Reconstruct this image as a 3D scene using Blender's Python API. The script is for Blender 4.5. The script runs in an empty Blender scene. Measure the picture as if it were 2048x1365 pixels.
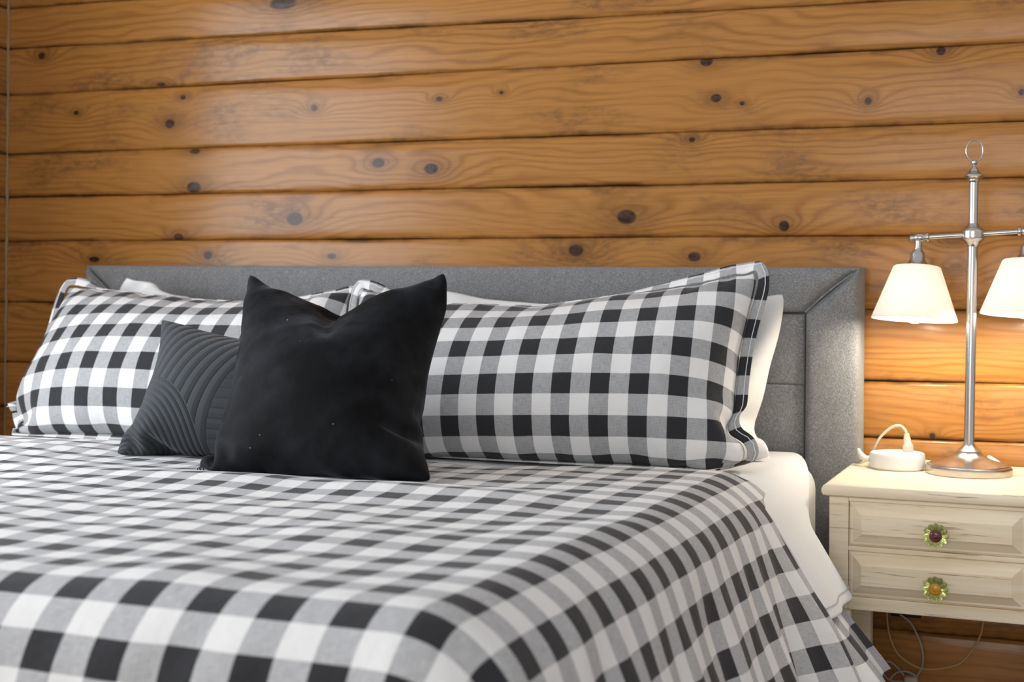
import bpy, bmesh, math, random
import numpy as np
from mathutils import Matrix, Vector

sc = bpy.context.scene
COL = sc.collection
random.seed(7)
PI = math.pi

# ------------------------------------------------------------------ camera
cam_d = bpy.data.cameras.new('camera')
cam = bpy.data.objects.new('camera', cam_d)
COL.objects.link(cam)
cam_d.sensor_width = 36.0
cam_d.lens = 50.0
cam_d.shift_y = -0.052
cam.matrix_world = (Matrix.Translation((0, -3.15, 1.05)) @ Matrix.Rotation(math.radians(21.7), 4, 'Z')
                    @ Matrix.Rotation(PI / 2, 4, 'X') @ Matrix.Rotation(math.radians(0.5), 4, 'Z'))
cam_d.dof.use_dof = True
cam_d.dof.focus_distance = 2.55
cam_d.dof.aperture_fstop = 4.8
cam_d.clip_start = 0.05
sc.camera = cam

# ------------------------------------------------------------------ world, lights, exposure
sc.view_settings.view_transform = 'Standard'
sc.view_settings.look = 'None'
sc.view_settings.gamma = 1.0
sc.view_settings.use_curve_mapping = False
sc.view_settings.exposure = 0.12
w = bpy.data.worlds.new('world')
sc.world = w
w.use_nodes = True
bg = w.node_tree.nodes['Background']
bg.inputs['Color'].default_value = (0.98, 0.98, 1.0, 1)
bg.inputs['Strength'].default_value = 0.56


def area_light(name, loc, target, sx, sy, power, color):
    l = bpy.data.lights.new(name, 'AREA')
    l.shape = 'RECTANGLE'
    l.size, l.size_y = sx, sy
    l.energy = power
    l.color = color
    o = bpy.data.objects.new(name, l)
    COL.objects.link(o)
    o.location = loc
    o.rotation_euler = (Vector(target) - Vector(loc)).to_track_quat('-Z', 'Y').to_euler()
    return o


# daylight arriving through the window in the left wall, and an added soft fill from beyond the bed's foot
area_light('window_daylight', (-2.98, -2.03, 1.45), (-1.0, -2.03, 1.35), 2.1, 1.5, 74, (0.88, 0.94, 1.0))
area_light('front_fill', (-0.2, -6.0, 1.5), (-0.8, 0, 0.9), 2.2, 2.0, 52, (1.0, 0.98, 0.95))


# ------------------------------------------------------------------ mesh helpers
def obj(name, bm_or_mesh, mat=None, parent=None, smooth=True):
    if isinstance(bm_or_mesh, bmesh.types.BMesh):
        me = bpy.data.meshes.new(name)
        bm_or_mesh.normal_update()
        bm_or_mesh.to_mesh(me)
        bm_or_mesh.free()
    else:
        me = bm_or_mesh
    if smooth:
        me.polygons.foreach_set('use_smooth', [True] * len(me.polygons))
    if mat is not None:
        me.materials.append(mat)
    o = bpy.data.objects.new(name, me)
    COL.objects.link(o)
    if parent is not None:
        o.parent = parent
        o.matrix_parent_inverse = parent_world(parent).inverted()
    return o


def parent_world(p):
    m = p.matrix_basis.copy()
    q = p
    while q.parent is not None:
        m = q.parent.matrix_basis @ q.matrix_parent_inverse @ m
        q = q.parent
    return m


def thing(name, label, cat, loc=(0, 0, 0), group=None):
    o = bpy.data.objects.new(name, None)
    COL.objects.link(o)
    o.location = loc
    return tag(o, label, cat, group)


def tag(o, label, cat, group=None):
    o['label'] = label
    o['category'] = cat
    if group:
        o['group'] = group
    return o


def struct(o):
    o['kind'] = 'structure'
    return o


def autosmooth(o, ang=40):
    me = o.data
    me.set_sharp_from_angle(angle=math.radians(ang))
    return o


def box_bm(x0, x1, y0, y1, z0, z1, bev=0.0, seg=2, bm=None):
    new = bm is None
    bm = bm or bmesh.new()
    r = bmesh.ops.create_cube(bm, size=1.0)
    vs = r['verts']
    for v in vs:
        v.co.x = x0 if v.co.x < 0 else x1
        v.co.y = y0 if v.co.y < 0 else y1
        v.co.z = z0 if v.co.z < 0 else z1
    if bev > 0:
        es = list({e for v in vs for e in v.link_edges})
        bmesh.ops.bevel(bm, geom=es, offset=bev, segments=seg, profile=0.5, affect='EDGES')
    return bm


def lathe_bm(profile, seg=40, bm=None, M=None, closed=False):
    """profile: (radius, z) pairs revolved about z."""
    bm = bm or bmesh.new()
    rings = []
    for r, z in profile:
        if r < 1e-6:
            v = bm.verts.new(Vector((0, 0, z)))
            rings.append([v])
        else:
            rings.append([bm.verts.new(Vector((r * math.cos(2 * PI * k / seg), r * math.sin(2 * PI * k / seg), z)))
                          for k in range(seg)])
    pairs = list(zip(rings[:-1], rings[1:]))
    if closed:
        pairs.append((rings[-1], rings[0]))
    for a, b in pairs:
        for k in range(seg):
            k2 = (k + 1) % seg
            if len(a) == 1 and len(b) == 1:
                continue
            if len(a) == 1:
                bm.faces.new((a[0], b[k2], b[k]))
            elif len(b) == 1:
                bm.faces.new((a[k], a[k2], b[0]))
            else:
                bm.faces.new((a[k], a[k2], b[k2], b[k]))
    if M is not None:
        for ring in rings:
            for v in ring:
                v.co = M @ v.co
    bmesh.ops.recalc_face_normals(bm, faces=bm.faces[:])
    return bm


def smooth_path(pts, n=8, closed=False):
    """Catmull-Rom through the points."""
    P = [Vector(p) for p in pts]
    out = []
    m = len(P)
    rng = range(m) if closed else range(m - 1)
    for i in rng:
        if closed:
            p0, p1, p2, p3 = P[(i - 1) % m], P[i], P[(i + 1) % m], P[(i + 2) % m]
        else:
            p0, p1, p2, p3 = P[max(i - 1, 0)], P[i], P[i + 1], P[min(i + 2, m - 1)]
        for k in range(n):
            t = k / n
            out.append(0.5 * ((2 * p1) + (-p0 + p2) * t + (2 * p0 - 5 * p1 + 4 * p2 - p3) * t * t
                              + (-p0 + 3 * p1 - 3 * p2 + p3) * t ** 3))
    if not closed:
        out.append(P[-1])
    return out


def tube_bm(path, r, seg=10, bm=None, closed=False, radii=None):
    bm = bm or bmesh.new()
    n = len(path)
    prev_n = None
    rings = []
    for i, p in enumerate(path):
        if closed:
            t = (path[(i + 1) % n] - path[(i - 1) % n]).normalized()
        else:
            t = (path[min(i + 1, n - 1)] - path[max(i - 1, 0)]).normalized()
        if prev_n is None:
            a = Vector((0, 0, 1)) if abs(t.z) < 0.9 else Vector((1, 0, 0))
            nn = t.cross(a).normalized()
        else:
            nn = (prev_n - t * prev_n.dot(t)).normalized()
        prev_n = nn
        b = t.cross(nn)
        rr = radii[i] if radii else r
        rings.append([bm.verts.new(p + nn * rr * math.cos(2 * PI * k / seg) + b * rr * math.sin(2 * PI * k / seg))
                      for k in range(seg)])
    m = n if closed else n - 1
    for i in range(m):
        a, b = rings[i], rings[(i + 1) % n]
        for k in range(seg):
            k2 = (k + 1) % seg
            bm.faces.new((a[k], a[k2], b[k2], b[k]))
    if not closed:
        bm.faces.new(rings[0][::-1])
        bm.faces.new(rings[-1])
    bmesh.ops.recalc_face_normals(bm, faces=bm.faces[:])
    return bm


def grid_mesh(name, P, UV, flip=False):
    """P: (nv, nu, 3) positions, UV: (nv, nu, 2)."""
    nv, nu = P.shape[:2]
    idx = np.arange(nv * nu).reshape(nv, nu)
    q = np.stack([idx[:-1, :-1], idx[:-1, 1:], idx[1:, 1:], idx[1:, :-1]], -1).reshape(-1, 4)
    if flip:
        q = q[:, ::-1]
    return mesh_from(name, P.reshape(-1, 3), q, UV.reshape(-1, 2))


def mesh_from(name, V, Q, UV):
    me = bpy.data.meshes.new(name)
    me.from_pydata(V.tolist(), [], Q.tolist())
    uv = me.uv_layers.new(name='UVMap')
    li = np.empty(len(me.loops), dtype=np.int32)
    me.loops.foreach_get('vertex_index', li)
    uv.data.foreach_set('uv', UV[li].astype(np.float32).ravel())
    me.update()
    return me


def vnoise(x, y, seed):
    """smooth value noise in about [-1, 1] at unit wavelength"""
    rs = np.random.RandomState(seed)
    T = rs.uniform(-1, 1, (64, 64))
    xi, yi = np.floor(x).astype(int), np.floor(y).astype(int)
    fx, fy = x - xi, y - yi
    fx = fx * fx * fx * (fx * (6 * fx - 15) + 10)
    fy = fy * fy * fy * (fy * (6 * fy - 15) + 10)
    a = T[yi % 64, xi % 64] * (1 - fx) + T[yi % 64, (xi + 1) % 64] * fx
    b = T[(yi + 1) % 64, xi % 64] * (1 - fx) + T[(yi + 1) % 64, (xi + 1) % 64] * fx
    return a * (1 - fy) + b * fy


def sstep(a, b, x):
    t = np.clip((x - a) / (b - a), 0, 1)
    return t * t * (3 - 2 * t)


# ------------------------------------------------------------------ material helpers
class NT:
    def __init__(self, name):
        self.m = bpy.data.materials.new(name)
        self.m.use_nodes = True
        self.t = self.m.node_tree
        self.b = self.t.nodes['Principled BSDF']
        self.out = self.t.nodes['Material Output']

    def n(self, typ, **kw):
        nd = self.t.nodes.new(typ)
        for k, v in kw.items():
            setattr(nd, k, v)
        return nd

    def link(self, a, b):
        self.t.links.new(a, b)

    def put(self, sock, v):
        if isinstance(v, bpy.types.NodeSocket):
            self.link(v, sock)
        else:
            sock.default_value = v

    def math(self, op, a, b=None, c=None, clamp=False):
        nd = self.n('ShaderNodeMath', operation=op, use_clamp=clamp)
        self.put(nd.inputs[0], a)
        if b is not None:
            self.put(nd.inputs[1], b)
        if c is not None:
            self.put(nd.inputs[2], c)
        return nd.outputs[0]

    def vmath(self, op, a, b=None):
        nd = self.n('ShaderNodeVectorMath', operation=op)
        self.put(nd.inputs[0], a)
        if b is not None:
            self.put(nd.inputs[1], b)
        return nd.outputs['Value'] if op in ('LENGTH', 'DISTANCE', 'DOT_PRODUCT') else nd.outputs[0]

    def mix(self, fac, a, b, blend='MIX'):
        nd = self.n('ShaderNodeMix', data_type='RGBA', blend_type=blend)
        self.put(nd.inputs[0], fac)
        self.put(nd.inputs[6], a)
        self.put(nd.inputs[7], b)
        return nd.outputs[2]

    def noise(self, vec, scale, detail=2.0, rough=0.5, dist=0.0):
        nd = self.n('ShaderNodeTexNoise')
        if vec is not None:
            self.link(vec, nd.inputs['Vector'])
        nd.inputs['Scale'].default_value = scale
        nd.inputs['Detail'].default_value = detail
        nd.inputs['Roughness'].default_value = rough
        nd.inputs['Distortion'].default_value = dist
        return nd.outputs[0]

    def ramp(self, fac, stops):
        nd = self.n('ShaderNodeValToRGB')
        cr = nd.color_ramp
        while len(cr.elements) < len(stops):
            cr.elements.new(0.5)
        for e, (p, c) in zip(cr.elements, stops):
            e.position = p
            e.color = c if len(c) == 4 else (*c, 1)
        self.link(fac, nd.inputs[0])
        return nd.outputs[0]

    def mapr(self, v, a, b, c=0.0, d=1.0, smooth=True):
        nd = self.n('ShaderNodeMapRange')
        if smooth:
            nd.interpolation_type = 'SMOOTHSTEP'
        self.put(nd.inputs[0], v)
        for i, k in enumerate((a, b, c, d)):
            nd.inputs[1 + i].default_value = k
        return nd.outputs[0]

    def scaled(self, vec, s):
        nd = self.n('ShaderNodeMapping')
        self.link(vec, nd.inputs[0])
        nd.inputs['Scale'].default_value = s
        return nd.outputs[0]

    def bump(self, h, strength, dist, normal=None):
        nd = self.n('ShaderNodeBump')
        nd.inputs['Strength'].default_value = strength
        nd.inputs['Distance'].default_value = dist
        self.link(h, nd.inputs['Height'])
        if normal is not None:
            self.link(normal, nd.inputs['Normal'])
        self.link(nd.outputs[0], self.b.inputs['Normal'])
        return nd.outputs[0]

    def set(self, **kw):
        for k, v in kw.items():
            self.put(self.b.inputs[k.replace('_', ' ')], v)
        return self


def simple(name, col, rough=0.6, metal=0.0, **kw):
    t = NT(name)
    t.set(Base_Color=(*col, 1), Roughness=rough, Metallic=metal, **kw)
    return t.m


def obj_coords(t):
    return t.n('ShaderNodeTexCoord').outputs['Object']


def uv_coords(t):
    return t.n('ShaderNodeTexCoord').outputs['UV']


def wood_mat(name, seed, knots, axis='x', tone=1.0):
    """varnished knotty pine; grain runs along the plank; knots: (x, z, rx, rz)."""
    t = NT(name)
    co = obj_coords(t)
    sp = t.n('ShaderNodeSeparateXYZ')
    t.link(co, sp.inputs[0])
    X = sp.outputs[0] if axis == 'x' else sp.outputs[1]
    Z = sp.outputs[2]
    cb = t.n('ShaderNodeCombineXYZ')
    t.link(X, cb.inputs[0])
    t.put(cb.inputs[1], float(seed) * 3.71)
    t.link(Z, cb.inputs[2])
    p = cb.outputs[0]
    warp = t.noise(t.scaled(p, (1.1, 1, 5.0)), 1.0, 3.0, 0.55)
    warp2 = t.noise(t.scaled(p, (5.0, 1, 16.0)), 1.0, 2.0, 0.5)
    phase = t.math('MULTIPLY', Z, 330.0)
    phase = t.math('MULTIPLY_ADD', warp, 62.0, phase)
    phase = t.math('MULTIPLY_ADD', warp2, 7.0, phase)
    core = None
    halo = None
    for i, (kx, kz, rx, rz) in enumerate(knots):
        dx = t.math('MULTIPLY', t.math('SUBTRACT', X, kx), 1.0 / rx)
        dz = t.math('MULTIPLY', t.math('SUBTRACT', Z, kz), 1.0 / rz)
        d2 = t.math('ADD', t.math('MULTIPLY', dx, dx), t.math('MULTIPLY', dz, dz))
        d2w = t.math('ADD', t.math('MULTIPLY', t.math('MULTIPLY', dx, dx), 0.45), t.math('MULTIPLY', dz, dz))
        infl = t.math('DIVIDE', 1.0, t.math('MULTIPLY_ADD', d2w, 0.22, 1.0))
        phase = t.math('MULTIPLY_ADD', infl, 26.0, phase)
        c = t.mapr(d2, 1.55, 0.70, 0.0, 0.22 if kx in (-0.24, -0.248) else 1.0)   # two knots are pale
        h = t.math('DIVIDE', 1.0, t.math('MULTIPLY_ADD', d2w, 0.12, 1.0))
        core = c if core is None else t.math('MAXIMUM', core, c)
        halo = h if halo is None else t.math('MAXIMUM', halo, h)
    wave = t.math('MULTIPLY_ADD', t.math('SINE', phase), 0.5, 0.5)
    wave = t.math('POWER', wave, 2.6)
    fib = t.noise(t.scaled(p, (6.0, 1, 380.0)), 1.0, 3.0, 0.6)
    blot = t.noise(t.scaled(p, (3.2, 1, 9.0)), 1.0, 4.0, 0.62)
    spk = t.noise(t.scaled(p, (38.0, 1, 90.0)), 1.0, 3.0, 0.7)
    early = (0.400 * tone, 0.178 * tone, 0.044 * tone, 1)
    late = (0.235 * tone, 0.088 * tone, 0.019 * tone, 1)
    gm = t.mapr(t.noise(t.scaled(p, (1.7, 1, 7.0)), 1.0, 2.0), 0.36, 0.66, 0.16, 0.66)
    col = t.mix(t.math('MULTIPLY', wave, gm), early, late)
    col = t.mix(t.mapr(fib, 0.35, 0.75, 0.0, 0.35), col, (0.17 * tone, 0.066 * tone, 0.016 * tone, 1))
    st = t.math('MULTIPLY', t.mapr(blot, 0.48, 0.68), t.mapr(spk, 0.34, 0.66, 0.15, 1.0))
    col = t.mix(t.math('MULTIPLY', st, 0.70), col, (0.125 * tone, 0.062 * tone, 0.027 * tone, 1))
    if knots:
        hz = t.math('MULTIPLY', t.mapr(halo, 0.22, 1.0), t.mapr(spk, 0.2, 0.75, 0.55, 1.0))
        col = t.mix(t.math('MULTIPLY', hz, 0.62), col, (0.120, 0.050, 0.016, 1))
        kc = t.mix(t.mapr(spk, 0.3, 0.7), (0.022, 0.011, 0.008, 1), (0.075, 0.034, 0.021, 1))
        col = t.mix(core, col, kc)
    # broken dark lines at the plank's rounded long edges come from the uv (v = 0 / 1 at the edges)
    uvs = t.n('ShaderNodeSeparateXYZ')
    t.link(uv_coords(t), uvs.inputs[0])
    ed = t.math('MINIMUM', uvs.outputs[1], t.math('SUBTRACT', 1.0, uvs.outputs[1]))
    es = t.math('MULTIPLY', t.mapr(ed, 0.10, 0.0), t.mapr(t.noise(t.scaled(p, (4.5, 1, 1.0)), 1.0, 4.0, 0.7), 0.40, 0.68))
    col = t.mix(t.math('MULTIPLY', es, 0.85), col, (0.045, 0.022, 0.010, 1))
    t.set(Base_Color=col, Roughness=t.mapr(spk, 0.2, 0.8, 0.15, 0.27), Specular_IOR_Level=0.24)
    hgt = t.math('ADD', t.math('MULTIPLY', fib, 0.6), t.math('MULTIPLY', wave, 0.4))
    t.bump(hgt, 0.12, 0.0010)
    return t.m


def gingham_mat(name, period=0.08, ou=0.0, ov=0.0, white=0.76, g=1.0):
    """woven buffalo check: one dark stripe in each direction, half of the period wide."""
    t = NT(name)
    sp = t.n('ShaderNodeSeparateXYZ')
    uv = uv_coords(t)
    t.link(uv, sp.inputs[0])

    def stripe(s, off):
        f = t.math('FRACT', t.math('MULTIPLY', t.math('ADD', s, off), 1.0 / period))
        a = t.math('ABSOLUTE', t.math('SUBTRACT', f, 0.5))
        return t.mapr(a, 0.256, 0.244)
    su = stripe(sp.outputs[0], ou)
    sv = stripe(sp.outputs[1], ov)
    s = t.math('ADD', su, sv)
    wob = t.noise(t.scaled(uv, (900, 60, 1)), 1.0, 1.0)
    wob2 = t.noise(t.scaled(uv, (60, 900, 1)), 1.0, 1.0)
    th = t.math('MULTIPLY', t.math('ADD', wob, wob2), 0.5)
    grey = t.mix(t.mapr(th, 0.3, 0.7), (0.285 * g, 0.288 * g, 0.295 * g, 1), (0.430 * g, 0.430 * g, 0.436 * g, 1))
    dark = t.mix(th, (0.014, 0.014, 0.017, 1), (0.034, 0.034, 0.038, 1))
    col = t.mix(t.math('MINIMUM', s, 1.0), (white, white * 0.99, white * 0.975, 1), grey)
    col = t.mix(t.math('SUBTRACT', s, 1.0, clamp=True), col, dark)
    t.set(Base_Color=col, Roughness=0.85, Specular_IOR_Level=0.25, Sheen_Weight=0.1)
    fine = t.noise(uv, 28.0, 4.0, 0.6)
    t.bump(t.math('ADD', t.math('MULTIPLY', fine, 1.0), t.math('MULTIPLY', th, 0.12)), 0.35, 0.006)
    return t.m


def cotton_mat(name, col=(0.745, 0.745, 0.74)):
    t = NT(name)
    co = obj_coords(t)
    t.set(Base_Color=(*col, 1), Roughness=0.85, Specular_IOR_Level=0.25)
    t.bump(t.noise(co, 22.0, 4.0, 0.6), 0.30, 0.006)
    return t.m


def heather_mat(name):
    t = NT(name)
    co = obj_coords(t)
    a = t.noise(t.scaled(co, (330, 330, 1500)), 1.0, 2.0, 0.6)
    b = t.noise(t.scaled(co, (1500, 1500, 260)), 1.0, 2.0, 0.6)
    th = t.math('MULTIPLY', t.math('ADD', a, b), 0.5)
    big = t.noise(co, 30.0, 3.0, 0.6)
    f = t.math('ADD', t.math('MULTIPLY', th, 0.93), t.math('MULTIPLY', big, 0.07))
    col = t.ramp(f, [(0.34, (0.055, 0.055, 0.057)), (0.5, (0.175, 0.176, 0.180)), (0.66, (0.42, 0.42, 0.425))])
    t.set(Base_Color=col, Roughness=0.92, Specular_IOR_Level=0.2, Sheen_Weight=0.15)
    t.bump(th, 0.35, 0.0015)
    return t.m


def velvet_mat(name):
    t = NT(name)
    co = obj_coords(t)
    n = t.noise(co, 9.0, 4.0, 0.6)
    n2 = t.noise(co, 60.0, 3.0, 0.6)
    col = t.mix(t.mapr(n, 0.35, 0.7), (0.0030, 0.0032, 0.0038, 1), (0.011, 0.012, 0.0145, 1))
    vor = t.n('ShaderNodeTexVoronoi')
    t.link(co, vor.inputs['Vector'])
    vor.inputs['Scale'].default_value = 34.0
    lint = t.math('MULTIPLY', t.mapr(vor.outputs['Distance'], 0.05, 0.035),
                  t.mapr(t.noise(co, 17.0, 0.0), 0.60, 0.66))
    col = t.mix(lint, col, (0.45, 0.45, 0.46, 1))
    t.set(Base_Color=col, Roughness=0.75, Specular_IOR_Level=0.10, Sheen_Weight=t.mapr(n, 0.38, 0.68, 0.03, 0.20), Sheen_Roughness=0.35,
          Sheen_Tint=(0.75, 0.85, 1.0, 1))
    t.bump(t.math('ADD', n, t.math('MULTIPLY', n2, 0.15)), 0.4, 0.006)
    return t.m


def brushed_metal(name, col=(0.62, 0.60, 0.57), rough=0.27):
    t = NT(name)
    co = obj_coords(t)
    n = t.noise(t.scaled(co, (300, 300, 8)), 1.0, 2.0)
    t.set(Base_Color=(*col, 1), Metallic=1.0, Roughness=rough, Anisotropic=0.35)
    return t.m


def painted_wood(name):
    """cream paint rubbed through to brown wood along the edges"""
    t = NT(name)
    co = obj_coords(t)
    n = t.noise(t.scaled(co, (7, 7, 150)), 1.0, 4.0, 0.65)
    m = t.noise(t.scaled(co, (5, 5, 9)), 1.0, 2.0, 0.5)
    geo = t.n('ShaderNodeNewGeometry')
    edge = t.mapr(geo.outputs['Pointiness'], 0.52, 0.60)
    rub = t.math('MULTIPLY', t.mapr(n, 0.63, 0.70), t.mapr(m, 0.52, 0.62))
    rub = t.math('MAXIMUM', rub, t.math('MULTIPLY', edge, t.mapr(n, 0.58, 0.70)))
    wash = t.noise(t.scaled(co, (3, 3, 70)), 1.0, 3.0, 0.6)
    col = t.mix(t.mapr(wash, 0.35, 0.72), (0.86, 0.755, 0.575, 1), (0.78, 0.645, 0.445, 1))
    col = t.mix(t.math('MULTIPLY', rub, 0.8), col, (0.28, 0.13, 0.055, 1))
    t.set(Base_Color=col, Roughness=0.55, Specular_IOR_Level=0.35)
    t.bump(t.math('ADD', n, t.math('MULTIPLY', wash, 0.5)), 0.12, 0.001)
    return t.m


M_GING_DUVET = gingham_mat('gingham_duvet', 0.0800, 0.595, 0.63, g=1.2)
M_GING_PILLOW = gingham_mat('gingham_pillow', 0.0800, 0.053, 0.0)
M_GING_SHEET = gingham_mat('gingham_sheet', 0.0900, 0.0, 0.0)
M_WHITE = cotton_mat('white_cotton')
M_WHITE2 = cotton_mat('white_sheeting', (0.78, 0.775, 0.76))
M_STITCH = simple('white_thread', (0.75, 0.75, 0.74), 0.8)
M_HEATHER = heather_mat('grey_heather_upholstery')
M_VELVET = velvet_mat('black_velvet')
M_NICKEL = brushed_metal('brushed_nickel', (0.52, 0.50, 0.475), 0.25)
M_PAINT = painted_wood('distressed_cream_paint')
M_DARK = simple('dark_gap', (0.035, 0.018, 0.009), 0.9)
M_WHITEPLASTIC = simple('white_plastic', (0.80, 0.80, 0.79), 0.4)
M_BEIGE = simple('beige_cable', (0.62, 0.53, 0.38), 0.5)
M_GREYCABLE = simple('grey_cable', (0.33, 0.30, 0.27), 0.5)
M_BLACKPLASTIC = simple('black_plastic', (0.012, 0.012, 0.013), 0.45)

# ------------------------------------------------------------------ room: log-board walls
LX = -2.765          # left wall plane
# groove heights at the left corner and at x = 0 (the boards taper a little)
GROOVES = [(2.35, 2.35), (2.195, 2.19), (2.065, 2.055), (1.94, 1.93), (1.815, 1.80), (1.7025, 1.673), (1.573, 1.573), (1.4096, 1.4075),
           (1.289, 1.2898), (1.167, 1.170), (0.999, 1.0118), (0.832, 0.8585), (0.709, 0.7370), (0.585, 0.600),
           (0.450, 0.460), (0.310, 0.3215), (0.150, 0.160), (0.0, 0.0)]
KNOTS = [(-1.888, 1.77, 0.0365, 0.0156), (-2.649, 1.676, 0.0102, 0.0089), (-2.531, 1.515, 0.0083, 0.0056),
         (-2.228, 1.475, 0.0141, 0.0111), (-2.188, 1.543, 0.0078, 0.0056), (-1.794, 1.5, 0.0086, 0.0078),
         (-1.448, 1.508, 0.008, 0.0056), (-1.285, 1.517, 0.0052, 0.0044), (-2.258, 1.581, 0.0126, 0.0044),
         (-1.612, 1.357, 0.0165, 0.0111), (-1.468, 1.339, 0.0174, 0.0122), (-2.152, 1.306, 0.0201, 0.0133),
         (-2.15, 1.4, 0.0154, 0.0067), (-1.848, 1.22, 0.0218, 0.0156), (-2.199, 1.176, 0.014, 0.0089),
         (-2.467, 1.117, 0.0164, 0.0078), (-2.107, 1.128, 0.0122, 0.01), (-1.741, 1.125, 0.0114, 0.0067),
         (-0.97, 1.216, 0.0216, 0.0156), (-0.606, 1.192, 0.0111, 0.0111), (-1.093, 1.139, 0.0173, 0.0133),
         (-0.809, 1.124, 0.0139, 0.01), (-0.785, 1.566, 0.0139, 0.01), (-0.762, 1.482, 0.0114, 0.0089),
         (-0.702, 1.468, 0.0057, 0.0044), (-0.426, 1.462, 0.0074, 0.0078), (-0.817, 1.39, 0.007, 0.0056),
         (-0.275, 1.563, 0.0092, 0.0089), (-0.113, 1.468, 0.0059, 0.0067), (-0.24, 1.102, 0.0122, 0.0089),
         (-0.248, 1.157, 0.0122, 0.0067), (-0.286, 0.742, 0.0061, 0.0056)]


def plank_mesh(name, a0, a1, zf, axis, face, inward, seed):
    """one horizontal log board from a0 to a1 along the axis; zf(a) -> (bottom, top); rounded long edges."""
    n = 40
    prof = []        # (height fraction 0..1 or absolute inset, depth)
    e = 0.013
    for k in range(6):
        th = PI / 2 * k / 5
        prof.append(('b', 0.0015 + e * (1 - math.sin(th)) * 1.0, e * (1 - math.cos(PI / 2 - th)) * 1.0))
    rs = np.random.RandomState(seed)
    ph = rs.uniform(0, 6, 4)
    rows = []
    uvs = []
    m = 13
    for i in range(n + 1):
        a = a0 + (a1 - a0) * i / n
        zb, zt = zf(a)
        wv = 0.0012 * math.sin(a * 5 + ph[0]) + 0.0008 * math.sin(a * 13 + ph[1])
        wt = 0.0012 * math.sin(a * 4 + ph[2]) + 0.0008 * math.sin(a * 11 + ph[3])
        zb += 0.0002 + wv * 0.6
        zt -= 0.0002 + wt * 0.6
        H = zt - zb
        ring = []
        ru = []
        zs = [(0.0, 0.022), (0.0, 0.0085), (0.0014, 0.0048), (0.0040, 0.0020), (0.0085, 0.0004), (0.26 * H, -0.0008), (0.5 * H, -0.0012),
              (0.74 * H, -0.0008), (H - 0.0085, 0.0004), (H - 0.0040, 0.0020), (H - 0.0014, 0.0048), (H, 0.0085), (H, 0.022)]
        for dz, dep in zs:
            pos = face + inward * (-dep)
            ring.append((a, pos, zb + dz) if axis == 'x' else (pos, a, zb + dz))
            ru.append((a, dz / H))
        rows.append(ring)
        uvs.append(ru)
    return grid_mesh(name, np.array(rows), np.array(uvs))


# back wall
wall_back = struct(obj('wall_back', box_bm(LX - 0.05, 1.4, 0.022, 0.08, 0.0, 2.36), M_DARK, smooth=False))
for i in range(len(GROOVES) - 1):
    top, bot = GROOVES[i], GROOVES[i + 1]

    def zf(a, top=top, bot=bot):
        f = (a + 2.765) / 2.765
        f = min(max(f, 0), 1.2)
        return bot[0] + (bot[1] - bot[0]) * f, top[0] + (top[1] - top[0]) * f
    me = plank_mesh('plank', LX + 0.001, 1.4, zf, 'x', 0.0, -1, 10 + i)
    ks = [k for k in KNOTS if zf(k[0])[0] < k[1] <= zf(k[0])[1]]
    me.materials.append(wood_mat('pine_board_%d' % i, i + 1, ks))
    o = obj('plank', me, None, wall_back)

# left wall with the window opening that the daylight comes through (out of the frame to the left)
WY0, WY1, WZ0, WZ1 = -3.10, -0.96, 0.72, 2.16
wall_left = struct(obj('wall_left', box_bm(LX - 0.08, LX - 0.022, WY1, 0.08, 0.0, 2.36), M_DARK, smooth=False))
bm = box_bm(LX - 0.08, LX - 0.022, -3.9, WY0, 0.0, 2.36)
box_bm(LX - 0.08, LX - 0.022, WY0, WY1, 0.0, WZ0, bm=bm)
box_bm(LX - 0.08, LX - 0.022, WY0, WY1, WZ1, 2.36, bm=bm)
obj('backing_board', bm, M_DARK, wall_left, smooth=False)
M_SIDE = [wood_mat('pine_side_%d' % k, 40 + k, [(-0.45 - 0.3 * k, 0.9 + 0.3 * k, 0.012, 0.009)], 'y') for k in range(3)]
for i in range(len(GROOVES) - 1):
    top, bot = GROOVES[i][0], GROOVES[i + 1][0]
    pieces = [(WY1, -0.001, bot, top), (-3.9, WY0, bot, top)]
    if top <= WZ0 or bot >= WZ1:
        pieces = [(-3.9, -0.001, bot, top)]
    else:
        if bot < WZ0 - 0.02:
            pieces.append((WY0, WY1, bot, WZ0))
        if top > WZ1 + 0.02:
            pieces.append((WY0, WY1, WZ1, top))
    for (a0, a1, b, t_) in pieces:
        me = plank_mesh('plank', a0, a1, lambda a, b=b, t_=t_: (b, t_), 'y', LX, 1, 60 + i)
        me.materials.append(M_SIDE[i % 3])
        obj('plank', me, None, wall_left)
bm = bmesh.new()
fx0, fx1 = LX - 0.09, LX + 0.015
win = struct(obj('window_1', box_bm(fx0, fx1, WY0 - 0.06, WY1 + 0.06, WZ0 - 0.07, WZ0, 0.004), M_WHITEPLASTIC, smooth=False))
obj('frame_top', box_bm(fx0, fx1, WY0 - 0.06, WY1 + 0.06, WZ1, WZ1 + 0.07, 0.004), M_WHITEPLASTIC, win, smooth=False)
obj('frame_side', box_bm(fx0, fx1, WY0 - 0.06, WY0, WZ0, WZ1, 0.004), M_WHITEPLASTIC, win, smooth=False)
obj('frame_side', box_bm(fx0, fx1, WY1, WY1 + 0.06, WZ0, WZ1, 0.004), M_WHITEPLASTIC, win, smooth=False)

# pale bead of caulk down the corner
path = [Vector((LX + 0.002 + 0.0012 * math.sin(k * 1.7), -0.002, 2.35 * k / 90)) for k in range(91)]
rad = [0.0042 + 0.0012 * math.sin(k * 2.3) + 0.0008 * math.sin(k * 0.9) for k in range(91)]
struct(obj('trim_1', tube_bm(path, 0.004, 8, radii=rad), simple('corner_caulk', (0.26, 0.165, 0.085), 0.6)))

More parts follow.
